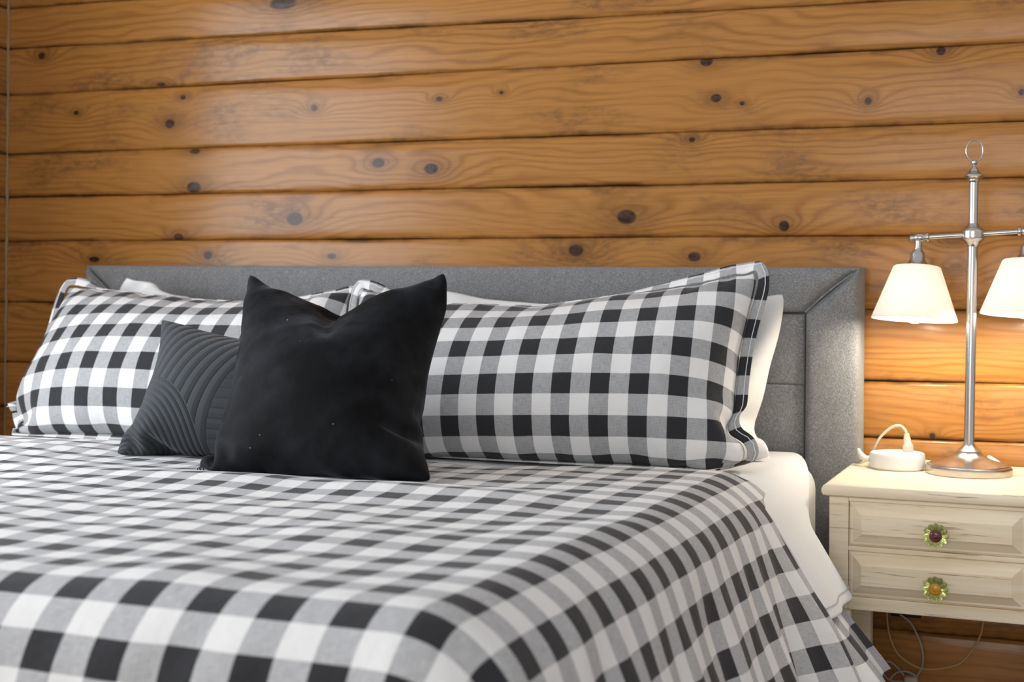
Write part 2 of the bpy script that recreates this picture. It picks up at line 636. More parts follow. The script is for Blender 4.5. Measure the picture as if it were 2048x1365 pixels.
# floor of dark boards (below the frame)
floor = struct(obj('floor', box_bm(LX - 0.05, 1.4, -4.4, 0.08, -0.06, -0.02), M_DARK, smooth=False))
M_FLOOR = wood_mat('floor_boards', 77, [], 'y', 0.55)
for k in range(28):
    x0 = LX + k * 0.148
    me = bpy.data.meshes.new('floor_board')
    b_ = box_bm(x0 + 0.001, x0 + 0.147, -4.4, 0.02, -0.02, 0.0, 0.002, 1)
    b_.to_mesh(me)
    b_.free()
    me.materials.append(M_FLOOR)
    obj('floor_board', me, None, floor, smooth=False)

# ------------------------------------------------------------------ bed
bed = thing('bed', 'king bed frame with grey heather upholstered panel headboard against the board wall', 'bed', (-1.425, -1.0, 0.0))
HX0, HX1, HZ1 = -2.422, -0.428, 1.099
HY0, HY1 = -0.100, -0.012
BW = 0.112


def padded(quad, y_front, y_back, r=0.012, nx=24, nz=10, crown=0.004):
    """upholstered board with rounded edges over a quad (x,z) outline: bl, br, tr, tl"""
    bl, br, tr, tl = [np.array(q, float) for q in quad]
    # inset parameter lines: front face grid and a rolled edge
    ts = np.concatenate([[0, 0.012, 0.03, 0.06], np.linspace(0.1, 0.9, 9), [0.94, 0.97, 0.988, 1]])
    rows = []
    w_ = np.linalg.norm(br - bl)
    h_ = np.linalg.norm(tl - bl)
    for tv in ts:
        row = []
        for tu in ts:
            p = (bl * (1 - tu) + br * tu) * (1 - tv) + (tl * (1 - tu) + tr * tu) * tv
            du = min(tu, 1 - tu) * max(w_, 1e-3)
            dv = min(tv, 1 - tv) * max(h_, 1e-3)
            d = min(du, dv)
            k = min(d / r, 1.0)
            dep = r * (1 - math.sqrt(max(0.0, 1 - (1 - k) ** 2)))
            cr = crown * min(1.0, d / 0.05)
            row.append((p[0], y_front + dep - cr, p[1]))
        rows.append(row)
    P = np.array(rows)
    nv, nu = P.shape[:2]
    V = P.reshape(-1, 3).tolist()
    idx = np.arange(nv * nu).reshape(nv, nu)
    F = [tuple(map(int, f)) for f in np.stack([idx[:-1, :-1], idx[:-1, 1:], idx[1:, 1:], idx[1:, :-1]], -1).reshape(-1, 4)]
    loop = list(idx[0, :]) + list(idx[1:, -1]) + list(idx[-1, -2::-1]) + list(idx[-2:0:-1, 0])
    base = len(V)
    for q in loop:
        x, y, z = V[int(q)]
        V.append((x, y_back, z))
    n = len(loop)
    for k in range(n):
        k2 = (k + 1) % n
        F.append((int(loop[k2]), int(loop[k]), base + k, base + k2))
    F.append(tuple(base + k for k in range(n)))
    me = bpy.data.meshes.new('padded')
    me.from_pydata(V, [], F)
    bm = bmesh.new()
    bm.from_mesh(me)
    bmesh.ops.recalc_face_normals(bm, faces=bm.faces[:])
    bm.to_mesh(me)
    bm.free()
    return me


hb = obj('headboard', box_bm(HX0 + BW - 0.01, HX1 - BW + 0.01, HY0 + 0.028, HY1, 0.16, HZ1 - BW + 0.03, 0.004), M_HEATHER, bed)
autosmooth(hb)
R_ = 0.014
for nm, quad in (('border_top', ((HX0 + BW, HZ1 - BW + 0.016), (HX1 - BW, HZ1 - BW + 0.016), (HX1, HZ1), (HX0, HZ1))),
                 ('border_side', ((HX1 - BW, 0.15), (HX1, 0.15), (HX1, HZ1), (HX1 - BW, HZ1 - BW + 0.016))),
                 ('border_side', ((HX0, 0.15), (HX0 + BW, 0.15), (HX0 + BW, HZ1 - BW + 0.016), (HX0, HZ1)))):
    o = obj(nm, padded(quad, HY0, HY1, R_), M_HEATHER, hb)
    autosmooth(o, 60)
# inset panels, stitched into tiles
zs = [0.40, 0.546, 0.697, 0.847, HZ1 - BW + 0.012]
xs = np.linspace(HX0 + BW + 0.003, HX1 - BW - 0.003, 7)
for a in range(6):
    for b in range(4):
        o = obj('panel', padded(((xs[a] , zs[b]), (xs[a + 1], zs[b]), (xs[a + 1], zs[b + 1]), (xs[a], zs[b + 1])),
                                HY0 + 0.014, HY0 + 0.03, 0.004, crown=0.003), M_HEATHER, hb)
        autosmooth(o, 60)
# mitre piping at the top right and left corners
for s, (x0, x1) in ((1, (HX1 - BW, HX1 - 0.012)), (-1, (HX0 + BW, HX0 + 0.012))):
    pth = [Vector((x0, HY0 - 0.002, HZ1 - BW + 0.016)), Vector(((x0 + x1) / 2, HY0 - 0.0025, HZ1 - BW / 2 + 0.006)), Vector((x1, HY0 + 0.0005, HZ1 - 0.012))]
    obj('corner_seam', tube_bm(smooth_path(pth, 6), 0.0018, 8), M_HEATHER, hb)
autosmooth(obj('side_rail', box_bm(-0.535, -0.495, -2.02, -0.10, 0.14, 0.33, 0.012, 3), M_HEATHER, bed))
autosmooth(obj('side_rail', box_bm(-2.355, -2.315, -2.02, -0.10, 0.14, 0.33, 0.012, 3), M_HEATHER, bed))
autosmooth(obj('foot_rail', box_bm(-2.315, -0.535, -2.02, -1.98, 0.14, 0.33, 0.012, 3), M_HEATHER, bed))
obj('slat_base', box_bm(-2.31, -0.54, -1.975, -0.105, 0.26, 0.30, 0.004), M_DARK, bed, smooth=False)
for x in (-2.33, -0.52):
    for y in (-1.99, -0.14):
        obj('leg', box_bm(x - 0.025, x + 0.025, y - 0.025, y + 0.025, 0.0, 0.145, 0.004), M_BLACKPLASTIC, bed, smooth=False)

# mattress in its white fitted sheet
bm = box_bm(-2.345, -0.505, -1.965, -0.108, 0.302, 0.690, 0.055, 6)
mattress = tag(autosmooth(obj('mattress', bm, M_WHITE2), 60), 'white mattress in a fitted sheet between headboard and duvet', 'mattress')

# ---- draped layers.  s = cloth distance beyond the flat top, bent over a rounded edge, then hanging with a flare


def hang(s, R, thm, down0=0.0):
    """(out, down) for cloth distance s beyond the edge line"""
    s = np.maximum(s, 0)
    a = np.minimum(s / R, thm)
    rest = np.maximum(s - R * thm, 0)
    return R * np.sin(a) + rest * np.cos(thm), R * (1 - np.cos(a)) + rest * np.sin(thm)


XR, YF = -0.588, -1.908
XL = -2.255


def duvet_top(x, y):
    """height of the duvet's top"""
    z = 0.7345 + 0.010 * sstep(-1.0, -1.9, y) - 0.012 * sstep(-1.0, -0.6, y)
    return z


def build_duvet():
    us = np.arange(XL - 0.45, XR + 0.5001, 0.0125)
    vs = np.arange(0, 1.95, 0.0125)
    U, Vv = np.meshgrid(us, vs)
    # head edge: a little nearer the camera where it hangs down the side
    sr = np.maximum(U - XR, 0)
    y0 = -0.690 + 0.055 * sstep(-1.0, -0.62, U) - 0.05 * sstep(-1.6, -2.0, U) - 0.095 * sstep(0.02, 0.40, sr) + 0.004 * np.sin(U * 9)
    Yc = y0 - Vv * (1 + 0)
    # cloth v coordinate is measured in world y so that checks stay aligned
    sl = np.maximum(XL - U, 0)
    sf = np.maximum(YF - Yc, 0)
    R, thm = 0.115, math.radians(70)
    sx = sr + sl
    sgn = np.where(sr > 0, 1.0, -1.0)
    r = np.hypot(sx, sf)
    o, d = hang(r, R, thm)
    safe = np.maximum(r, 1e-9)
    cx, cy = sx / safe, sf / safe
    both = (sx > 0) & (sf > 0)
    phi = np.arctan2(sf, sx)
    # corner: extra cloth gathers in folds
    fold = np.where(both, np.sin(2 * phi) * sstep(0.05, 0.35, r) * 0.5, 0)
    hangw = sstep(0.08, 0.40, r)
    along = np.where(sx > sf, Yc, U)
    f1 = np.sin(along * 31 + 1.5 * vnoise(along * 3, r * 2, 3)) * 0.5 + np.sin(along * 57 + 2.0 * vnoise(along * 4 + 9, r * 3, 4)) * 0.3 \
        + 0.7 * vnoise(along * 9, r * 1.2 + 3, 5)
    o = o + hangw * 0.058 * np.exp(-((Yc + 0.70) / 0.14) ** 2) * (sr > 0)
    o = o + hangw * 0.014 * f1 * (1 - 0.6 * both) + fold * 0.05 * np.sin(phi * 8 + 0.6)
    o = o + sstep(0.03, 0.15, r) * (0.0035 * vnoise(along * 17 + r * 5, r * 9, 17) + 0.002 * vnoise(along * 34, r * 15 + along * 9, 18))
    X = np.clip(U, XL, XR) + sgn * cx * o
    Y = np.maximum(Yc, YF) - cy * o
    top = duvet_top(np.clip(U, XL, XR), np.maximum(Yc, YF))
    puff = 0.0028 * vnoise(U * 8 + 3, Yc * 7, 11) + 0.0012 * vnoise(U * 5, Yc * 15, 12) + 0.0065 * vnoise(U * 2.6 + 7, Yc * 3.0, 13) \
        + 0.0005 * vnoise(U * 24, Yc * 24, 14)
    # quilted swell between the checks
    puff = puff - 0.0017 * (0.75 + 0.5 * vnoise(U * 4, Yc * 4, 15)) * np.sin(2 * PI * (Yc + 0.59) / 0.08 + 0.5 * vnoise(U * 8, Yc * 5, 16)) * sstep(-0.62, -0.95, U) * sstep(YF + 0.02, YF + 0.16, Yc)
    # flattened under the cushions
    press = np.exp(-(((U + 1.25) / 0.36) ** 2 + ((Yc + 1.0) / 0.16) ** 2))
    puff = puff * (1 - 0.8 * press) - 0.004 * press
    ridge = 0.010 * np.exp(-((Yc + 1.16) / 0.07) ** 2) * sstep(-1.75, -1.3, U) * (1 - sstep(-0.85, -0.62, U))
    Z = top - d + (puff + ridge) * (1 - sstep(0.0, 0.10, r))
    # hem rolls down slightly at the head end
    Z = Z - 0.012 * np.exp(-(Vv / 0.03) ** 2) * (1 - sstep(0, 0.1, sr))
    P = np.stack([X, Y, Z], -1)
    UV = np.stack([U, Yc + 0.0], -1)
    return grid_mesh('duvet', P, UV, flip=True)


duvet = obj('duvet', build_duvet(), M_GING_DUVET)
tag(duvet, 'black and white gingham duvet spread over the bed and hanging down its side', 'duvet')
md = duvet.modifiers.new('thick', 'SOLIDIFY')
md.thickness = 0.014
md.offset = -1
md = duvet.modifiers.new('sub', 'SUBSURF')
md.levels = 1
md.render_levels = 1


def build_layer(yh_top, yh_bot, y_end, smax, ztop, xr, R, thm, kick=0.0, kick_s=0.3, off=0.0, seed=0, amp=0.012, uscale=1.0, xl=None):
    us = np.concatenate([np.linspace(-2.20 if xl is None else xl, xr, 40)[:-1], np.arange(xr, xr + smax + 1e-6, 0.010)])
    tv = np.linspace(0, 1, 60)
    U, T = np.meshgrid(us, tv)
    s = np.maximum(U - xr, 0)
    yh = yh_top + (yh_bot - yh_top) * sstep(0.0, 0.16, s)
    Y = yh + (y_end - yh) * T
    o, d = hang(s, R, thm)
    k = np.maximum(s - kick_s, 0)
    o = o + k * kick
    d = d - k * kick * 0.25
    hw = sstep(0.10, smax, s)
    f = 0.8 * vnoise(Y * 14 + seed, s * 2.0, seed + 1) + 0.5 * np.sin(Y * 48 + seed + 2 * vnoise(Y * 3, s * 3, seed + 2))
    o = o + off * sstep(0, 0.1, s) + hw * amp * f
    X = np.minimum(U, xr) + o
    Z = ztop - d + 0.0025 * vnoise(U * 7, Y * 7, seed + 3) * (1 - sstep(0, 0.05, s))
    P = np.stack([X, Y, Z], -1)
    UV = np.stack([U * uscale, Y * uscale], -1)
    return grid_mesh('layer', P, UV, flip=True)


sheet = obj('flat_sheet', build_layer(-0.125, -0.530, -0.745, 0.295, 0.7045, -0.560, 0.10, math.radians(57), off=0.0, seed=21, amp=0.010), M_WHITE)
hp = []
me = sheet.data
nrow, ncol = 60, len(me.vertices) // 60
for r_ in range(60):
    hp.append(me.vertices[r_ * ncol + ncol - 3].co.copy() + Vector((0.0022, 0, 0.001)))
obj('hem_stitching', tube_bm(hp, 0.0008, 5), simple('grey_thread', (0.45, 0.44, 0.43), 0.8), sheet)
tag(sheet, 'white flat sheet folded over the bed edge beside the nightstand', 'sheet')
md = sheet.modifiers.new('thick', 'SOLIDIFY'); md.thickness = 0.004; md.offset = -1
md = sheet.modifiers.new('sub', 'SUBSURF'); md.levels = 1; md.render_levels = 1

gsheet = obj('gingham_sheet', build_layer(-0.30, -0.575, -0.742, 0.410, 0.6975, -0.565, 0.085, math.radians(59), kick=0.12, kick_s=0.28, seed=33, amp=0.014, xl=-0.9), M_GING_SHEET)
tag(gsheet, 'gingham under sheet showing below the white sheet hem by the nightstand leg', 'sheet')
md = gsheet.modifiers.new('thick', 'SOLIDIFY'); md.thickness = 0.004; md.offset = -1
md = gsheet.modifiers.new('sub', 'SUBSURF'); md.levels = 1; md.render_levels = 1

# ------------------------------------------------------------------ stuffed pillows: cloth shells inflated by a small solver
class Pillow:
    def __init__(self, w, h, corners, res=0.016, vol=0.1, flat=None):
        """corners: bl, br, tr, tl world positions of the seam corners (seen from the bed's foot)"""
        self.w, self.h = w, h
        nu, nv = int(round(w / res)), int(round(h / res))
        self.nu, self.nv = nu, nv
        n = (nu + 1) * (nv + 1)
        gi = np.arange(n).reshape(nv + 1, nu + 1)
        bi = np.full((nv + 1, nu + 1), -1)
        bi[0, :], bi[-1, :], bi[:, 0], bi[:, -1] = gi[0, :], gi[-1, :], gi[:, 0], gi[:, -1]
        inner = (nv - 1) * (nu - 1)
        bi[1:-1, 1:-1] = n + np.arange(inner).reshape(nv - 1, nu - 1)
        self.gi, self.bi = gi, bi
        self.N = n + inner
        bl, br, tr, tl = [np.array(c, float) for c in corners]
        tu = np.linspace(0, 1, nu + 1)[None, :, None]
        tv = np.linspace(0, 1, nv + 1)[:, None, None]
        base = (bl * (1 - tu) + br * tu) * (1 - tv) + (tl * (1 - tu) + tr * tu) * tv
        nrm = np.cross(br - bl, tl - bl)
        nrm /= np.linalg.norm(nrm)                 # points towards the camera side (-y)
        if nrm[1] > 0:
            nrm = -nrm
        self.nrm = nrm
        tk = (np.sin(PI * tu) * np.sin(PI * tv)) ** 0.6 * 0.03
        pos = np.zeros((self.N, 3))
        rs = np.random.RandomState(5)
        pos[gi] = base + nrm * tk + rs.normal(0, 0.0006, base.shape)
        back = base - nrm * tk
        pos[bi[1:-1, 1:-1]] = back[1:-1, 1:-1]
        self.pos = pos
        self.prev = pos.copy()
        uv = np.zeros((self.N, 2))
        u = np.linspace(0, w, nu + 1)
        v = np.linspace(0, h, nv + 1)
        UU, VV = np.meshgrid(u, v)
        uv[gi] = np.stack([UU, VV], -1)
        uv[bi[1:-1, 1:-1]] = np.stack([UU, VV], -1)[1:-1, 1:-1]
        self.uv = uv
        du, dv = w / nu, h / nv
        self.cons = []

        def add(a, b, rest, k):
            a, b = a.ravel(), b.ravel()
            keep = a != b
            self.cons.append((a[keep], b[keep], rest, k))
        for g in (gi, bi):
            for p in (0, 1):
                add(g[:, p:-1:2], g[:, p + 1::2][:, :g[:, p:-1:2].shape[1]], du, 1.0)
                add(g[p:-1:2, :], g[p + 1::2, :][:g[p:-1:2, :].shape[0], :], dv, 1.0)
                A = g[:-1, p:-1:2]
                add(A[0::2], g[1:, p + 1::2][:, :A.shape[1]][0::2], math.hypot(du, dv), 0.45)
                add(A[1::2], g[1:, p + 1::2][:, :A.shape[1]][1::2], math.hypot(du, dv), 0.45)
                B = g[1:, p:-1:2]
                C_ = g[:-1, p + 1::2][:, :B.shape[1]]
                add(B[0::2], C_[0::2], math.hypot(du, dv), 0.45)
                add(B[1::2], C_[1::2], math.hypot(du, dv), 0.45)
            for q in (0, 1, 2, 3):
                A = g[:, q:-2:4]
                add(A, g[:, q + 2::4][:, :A.shape[1]], 2 * du, 0.10)
                A = g[q:-2:4, :]
                add(A, g[q + 2::4, :][:A.shape[0], :], 2 * dv, 0.10)
        F = np.concatenate([np.stack([gi[:-1, :-1], gi[:-1, 1:], gi[1:, 1:], gi[1:, :-1]], -1).reshape(-1, 4),
                            np.stack([bi[:-1, :-1], bi[1:, :-1], bi[1:, 1:], bi[:-1, 1:]], -1).reshape(-1, 4)])
        # faces wind so that normals point out
        p = pos[F[0]]
        fn = np.cross(p[2] - p[0], p[3] - p[1])
        if np.dot(fn, nrm) < 0:
            F = F[:, ::-1]
        self.F = F
        self.V0 = vol * w * h
        self.pins = []

    def pin(self, j, i, target, rad=0):
        """pin grid vertex (row j, column i) to a world point"""
        if j < 0:
            j += self.nv + 1
        if i < 0:
            i += self.nu + 1
        self.pins.append((self.gi[j, i], np.array(target, float)))

    def normals_volume(self):
        p = self.pos[self.F]
        fn = np.cross(p[:, 2] - p[:, 0], p[:, 3] - p[:, 1]) * 0.5
        c = p.mean(1)
        vol = np.sum(c * fn) / 3.0
        n = np.zeros_like(self.pos)
        for k in range(4):
            np.add.at(n, self.F[:, k], fn * 0.25)
        return n, vol

    def solve(self, steps=90, iters=10, press=9.0, grav=1.2, zmin=None, ymax=None, extra=None):
        dt = 1 / 40.0
        pi = np.array([a for a, _ in self.pins])
        pt = np.array([b for _, b in self.pins])
        p0 = self.pos[pi].copy()
        area = self.w / self.nu * self.h / self.nv
        for st in range(steps):
            n, vol = self.normals_volume()
            acc = n / area * press * np.clip((self.V0 - vol) / self.V0, -0.6, 1.0)
            acc[:, 2] -= grav
            vel = (self.pos - self.prev) * 0.90
            self.prev = self.pos.copy()
            mv = vel + acc * dt * dt
            L = np.linalg.norm(mv, axis=1, keepdims=True)
            mv *= np.minimum(1.0, 0.012 / np.maximum(L, 1e-9))
            self.pos = self.pos + mv
            f = min(1.0, st / (0.4 * steps))
            for it in range(iters):
                for a, b, rest, k in self.cons:
                    d = self.pos[b] - self.pos[a]
                    l = np.sqrt((d * d).sum(1))
                    g = (l - rest) / np.maximum(l, 1e-9)
                    if k < 0.2:
                        g = np.minimum(g, 0)
                    corr = d * (0.5 * k * g)[:, None]
                    self.pos[a] += corr
                    self.pos[b] -= corr
                if extra is not None:
                    extra(self, f)
                self.pos[pi] = p0 + (pt - p0) * f
                if zmin is not None:
                    z = zmin(self.pos[:, 0], self.pos[:, 1])
                    low = self.pos[:, 2] < z
                    self.pos[low, 2] = z[low]
                if ymax is not None:
                    y = ymax(self.pos[:, 0], self.pos[:, 2])
                    hi = self.pos[:, 1] > y
                    self.pos[hi, 1] += 0.7 * (y[hi] - self.pos[hi, 1])
        return self

    def relax_corners(self, it=4):
        g = self.gi
        for (j, i, sj, si) in ((0, 0, 1, 1), (0, -1, 1, -1), (-1, -1, -1, -1), (-1, 0, -1, 1)):
            for _ in range(it):
                a, b, c = g[j, i], g[j, i + si], g[j + sj, i]
                d, e = g[j, i + 2 * si], g[j + 2 * sj, i]
                self.pos[b] = 0.5 * self.pos[b] + 0.25 * (self.pos[a] + self.pos[d])
                self.pos[c] = 0.5 * self.pos[c] + 0.25 * (self.pos[a] + self.pos[e])
                self.pos[a] = 0.6 * self.pos[a] + 0.2 * (self.pos[b] + self.pos[c])

    def wrinkle(self, pucker=0.004, broad=0.004, seed=1, reach=0.05):
        """gathers running in from the seams and broad soft creases"""
        n, _ = self.normals_volume()
        n /= np.maximum(np.linalg.norm(n, axis=1, keepdims=True), 1e-12)
        u, v = self.uv[:, 0], self.uv[:, 1]
        du, dv = np.minimum(u, self.w - u), np.minimum(v, self.h - v)
        side = np.where(self.nrm @ np.array([0, -1.0, 0]) > 0, 1, 1)
        pu = vnoise(u * 26, v * 4, seed) * np.exp(-dv / reach) * sstep(0, 0.012, dv)
        pv = vnoise(v * 26, u * 4 + 5, seed + 1) * np.exp(-du / reach) * sstep(0, 0.012, du)
        a, b = u * 0.8 + v * 0.6, -u * 0.6 + v * 0.8
        r1 = 1 - np.abs(vnoise(a * 5.0, b * 17.0, seed + 2)) * 2
        r2 = 1 - np.abs(vnoise(b * 4.5 + 9, a * 15.0, seed + 3)) * 2
        inner = sstep(0.0, 0.05, np.minimum(du, dv))
        h = pucker * (pu + pv) + broad * inner * (0.55 * np.clip(r1, 0, 1) ** 2 + 0.45 * np.clip(r2, 0, 1) ** 2 + 0.5 * vnoise(u * 7, v * 7, seed + 4))
        self.pos = self.pos + n * h[:, None]

    def mesh(self, name):
        return mesh_from(name, self.pos, self.F, self.uv)

    def front_field(self, base, xs, zs, fade=0.0):
        """lowest y (nearest the foot) of this pillow over an (x, z) grid, merged with base"""
        H = base.copy()
        P = self.pos[self.gi]
        # densify
        A = np.concatenate([P.reshape(-1, 3), ((P[:-1, :-1] + P[1:, 1:]) / 2).reshape(-1, 3), ((P[:-1] + P[1:]) / 2).reshape(-1, 3), ((P[:, :-1] + P[:, 1:]) / 2).reshape(-1, 3)])
        ix = np.clip(((A[:, 0] - xs[0]) / (xs[1] - xs[0])).round().astype(int), 0, len(xs) - 1)
        iz = np.clip(((A[:, 2] - zs[0]) / (zs[1] - zs[0])).round().astype(int), 0, len(zs) - 1)
        np.minimum.at(H, (iz, ix), A[:, 1] - 0.004)
        return H

    def loop(self):
        g = self.gi
        lp = list(g[0, :-1]) + list(g[:-1, -1]) + list(g[-1, :0:-1]) + list(g[:0:-1, 0])
        return lp

    def rim(self, width):
        """outer points of a flat flange that continues the seam"""
        g, b = self.gi, self.bi
        lp = self.loop()
        nv, nu = self.nv, self.nu
        coords = [(0, i) for i in range(nu)] + [(j, nu) for j in range(nv)] + [(nv, i) for i in range(nu, 0, -1)] + [(j, 0) for j in range(nv, 0, -1)]
        outs = []
        uvs = []
        for (j, i) in coords:
            ji, ii = min(max(j, 2), nv - 2), min(max(i, 2), nu - 2)
            inner = 0.5 * (self.pos[g[ji, ii]] + self.pos[b[ji, ii]])
            d = self.pos[g[j, i]] - inner
            d /= max(np.linalg.norm(d), 1e-9)
            du = (1 if i == nu else (-1 if i == 0 else 0))
            dv = (1 if j == nv else (-1 if j == 0 else 0))
            if dv == 1:
                f = i / nu
                lean = 1 - sstep(0.60, 0.97, f) - (1 - sstep(0.02, 0.12, f))
                d = d * (1 - 0.9 * lean) + np.array((0, 1.0, -0.15)) * 0.9 * lean
                d /= max(np.linalg.norm(d), 1e-9)
            wd = width * (1.35 if du and dv else 1.0)
            outs.append(self.pos[g[j, i]] + d * wd)
            uvs.append(self.uv[g[j, i]] + np.array([du, dv]) * width)
        outs = np.array(outs)
        for _ in range(1):
            outs = 0.5 * outs + 0.25 * (np.roll(outs, 1, 0) + np.roll(outs, -1, 0))
        return lp, outs, np.array(uvs)


XS = np.arange(-2.75, -0.2, 0.012)
ZS = np.arange(0.55, 1.35, 0.012)
HF0 = np.where((ZS[:, None] < HZ1) & (XS[None, :] > HX0), HY0 - 0.006, -0.012) + 0 * XS[None, :]


def field_fn(H):
    def f(x, z):
        fx = np.clip((x - XS[0]) / (XS[1] - XS[0]), 0, len(XS) - 1.001)
        fz = np.clip((z - ZS[0]) / (ZS[1] - ZS[0]), 0, len(ZS) - 1.001)
        ix, iz = fx.astype(int), fz.astype(int)
        ax, az = fx - ix, fz - iz
        return (H[iz, ix] * (1 - ax) + H[iz, ix + 1] * ax) * (1 - az) + (H[iz + 1, ix] * (1 - ax) + H[iz + 1, ix + 1] * ax) * az
    return f


def bed_z(x, y):
    return np.where(y > -0.66, 0.709, duvet_top(x, y) + 0.004) + 0 * x


def finish(p, name, mat, label, cat, group=None, sub=1):
    o = obj(name, p.mesh(name), mat)
    md = o.modifiers.new('sub', 'SUBSURF')
    md.levels = sub
    md.render_levels = sub
    tag(o, label, cat, group)
    return o


def pillow_pins(p, c, top=None, base=None):
    p.pin(0, 0, c[0]); p.pin(0, -1, c[1]); p.pin(-1, -1, c[2]); p.pin(-1, 0, c[3])


H = HF0
# white sleeping pillows standing against the headboard
whites = []
for k, c in enumerate(([(-1.45, -0.325, 0.712), (-0.570, -0.290, 0.712), (-0.550, -0.23, 1.060), (-1.45, -0.225, 1.065)],
                       [(-2.30, -0.325, 0.712), (-1.49, -0.325, 0.712), (-1.50, -0.225, 1.03), (-2.180, -0.23, 1.076)])):
    p = Pillow(0.90, 0.46, c, res=0.02, vol=0.085)
    pillow_pins(p, c)
    p.pin(-1, p.nu // 9, np.array(c[3]) * 0.89 + np.array(c[2]) * 0.11 + np.array((0, 0, -0.010)))
    p.pin(-1, p.nu // 4, np.array(c[3]) * 0.75 + np.array(c[2]) * 0.25 + np.array((0, 0, -0.035)))
    p.pin(-1, p.nu // 2, np.array(c[3]) * 0.5 + np.array(c[2]) * 0.5 + np.array((0, 0, -0.045)))
    p.pin(-1, 3 * p.nu // 4, np.array(c[3]) * 0.25 + np.array(c[2]) * 0.75 + np.array((0, 0, -0.035)))
    p.solve(80, 10, press=14, grav=0.3, zmin=bed_z, ymax=field_fn(HF0))
    p.relax_corners(2)
    p.wrinkle(0.005, 0.003, 50 + k)
    whites.append(p)
for p, lab in zip(whites, ('white pillow behind the right gingham sham, its edge showing on the right', 'white pillow behind the left gingham sham, only its top corner showing')):
    finish(p, 'sleeping_pillow', M_WHITE, lab, 'pillow', 'white pillows along the headboard')
    H = p.front_field(H, XS, ZS)

# gingham shams with a stitched flange


def sham(c, label, V, w=0.91, h=0.455, offset=(0, 0), extra_pins=(), seed=61):
    p = Pillow(w, h, c, res=0.0155, vol=V)
    pillow_pins(p, c)
    fs = np.array([0.0] + [f for f, _ in extra_pins] + [1.0])
    ts = np.array([c[3]] + [t_ for _, t_ in extra_pins] + [c[2]])
    for i in range(2, p.nu - 1, 2):
        f = i / p.nu
        p.pin(-1, i, [np.interp(f, fs, ts[:, k]) for k in range(3)])
    p.solve(100, 10, press=14, grav=0.3, zmin=bed_z, ymax=field_fn(H))
    p.wrinkle(0.007, 0.0052, seed, 0.055)
    P_ = p.pos[p.gi]
    su = np.linalg.norm(np.diff(P_, axis=1), axis=2).mean() / (p.w / p.nu)
    sv_ = np.linalg.norm(np.diff(P_, axis=0), axis=2).mean() / (p.h / p.nv)
    p.uv = p.uv * np.array((su * 1.07, sv_ * 0.96))
    p.uv += np.array((-p.uv[:, 0].max() - 0.026, -p.uv[:, 1].max() * 0.5 + 0.015)) + np.array(offset)
    o = finish(p, 'pillow_sham', M_GING_PILLOW, label, 'pillow', 'gingham shams')
    lp, outs, ouv = p.rim(0.026)
    n = len(lp)
    inner = p.pos[lp]
    mid = 0.5 * (inner + outs)
    V_ = np.concatenate([inner, mid, outs])
    U_ = np.concatenate([p.uv[lp], 0.5 * (p.uv[lp] + ouv), ouv])
    zb = bed_z(V_[:, 0], V_[:, 1]) + 0.002
    V_[:, 2] = np.maximum(V_[:, 2], zb)
    k = np.arange(n)
    k2 = (k + 1) % n
    Q = np.concatenate([np.stack([k, k2, k2 + n, k + n], -1), np.stack([k + n, k2 + n, k2 + 2 * n, k + 2 * n], -1)])
    me = mesh_from('flange', V_, Q, U_)
    f = obj('flange', me, M_GING_PILLOW, o)
    md = f.modifiers.new('thick', 'SOLIDIFY'); md.thickness = 0.004; md.offset = 0
    md = f.modifiers.new('sub', 'SUBSURF'); md.levels = 1; md.render_levels = 1
    pth = [Vector(q) + Vector((0, -0.0028, 0)) for q in 0.35 * inner + 0.65 * V_[2 * n:]]
    obj('stitching', tube_bm(pth, 0.0009, 5, closed=True), M_STITCH, o)
    return p, o


cL = [(-2.235, -0.50, 0.722), (-1.435, -0.47, 0.722), (-1.470, -0.340, 1.032), (-2.285, -0.330, 1.048)]
pL, oL = sham(cL, 'black and white gingham sham at the left, behind the quilted cushion', 0.11, w=0.87,
              extra_pins=[(0.19, (-2.135, -0.34, 1.036)), (0.45, (-1.920, -0.34, 1.018)), (0.71, (-1.703, -0.34, 1.012))], seed=71)
H = pL.front_field(H, XS, ZS)
cR = [(-1.415, -0.52, 0.722), (-0.600, -0.48, 0.722), (-0.598, -0.330, 1.093), (-1.465, -0.365, 1.050)]
pR, oR = sham(cR, 'black and white gingham sham at the right, right of the velvet cushion', 0.115,
              extra_pins=[(0.19, (-1.3166, -0.365, 1.016)), (0.36, (-1.162, -0.365, 1.015)), (0.49, (-1.047, -0.360, 1.013)), (0.67, (-0.880, -0.355, 1.037)), (0.84, (-0.727, -0.345, 1.061))])
H = pR.front_field(H, XS, ZS)
# navy care tag in the side seam of the left sham
jm = int(pL.nv * 0.32)
q = Vector(pL.pos[pL.gi[jm, 0]])
obj('care_tag', box_bm(q.x - 0.034, q.x - 0.001, q.y - 0.001, q.y + 0.001, q.z - 0.012, q.z + 0.012), simple('navy_tag', (0.02, 0.035, 0.11), 0.7), oL, smooth=False)

# quilted charcoal cushion


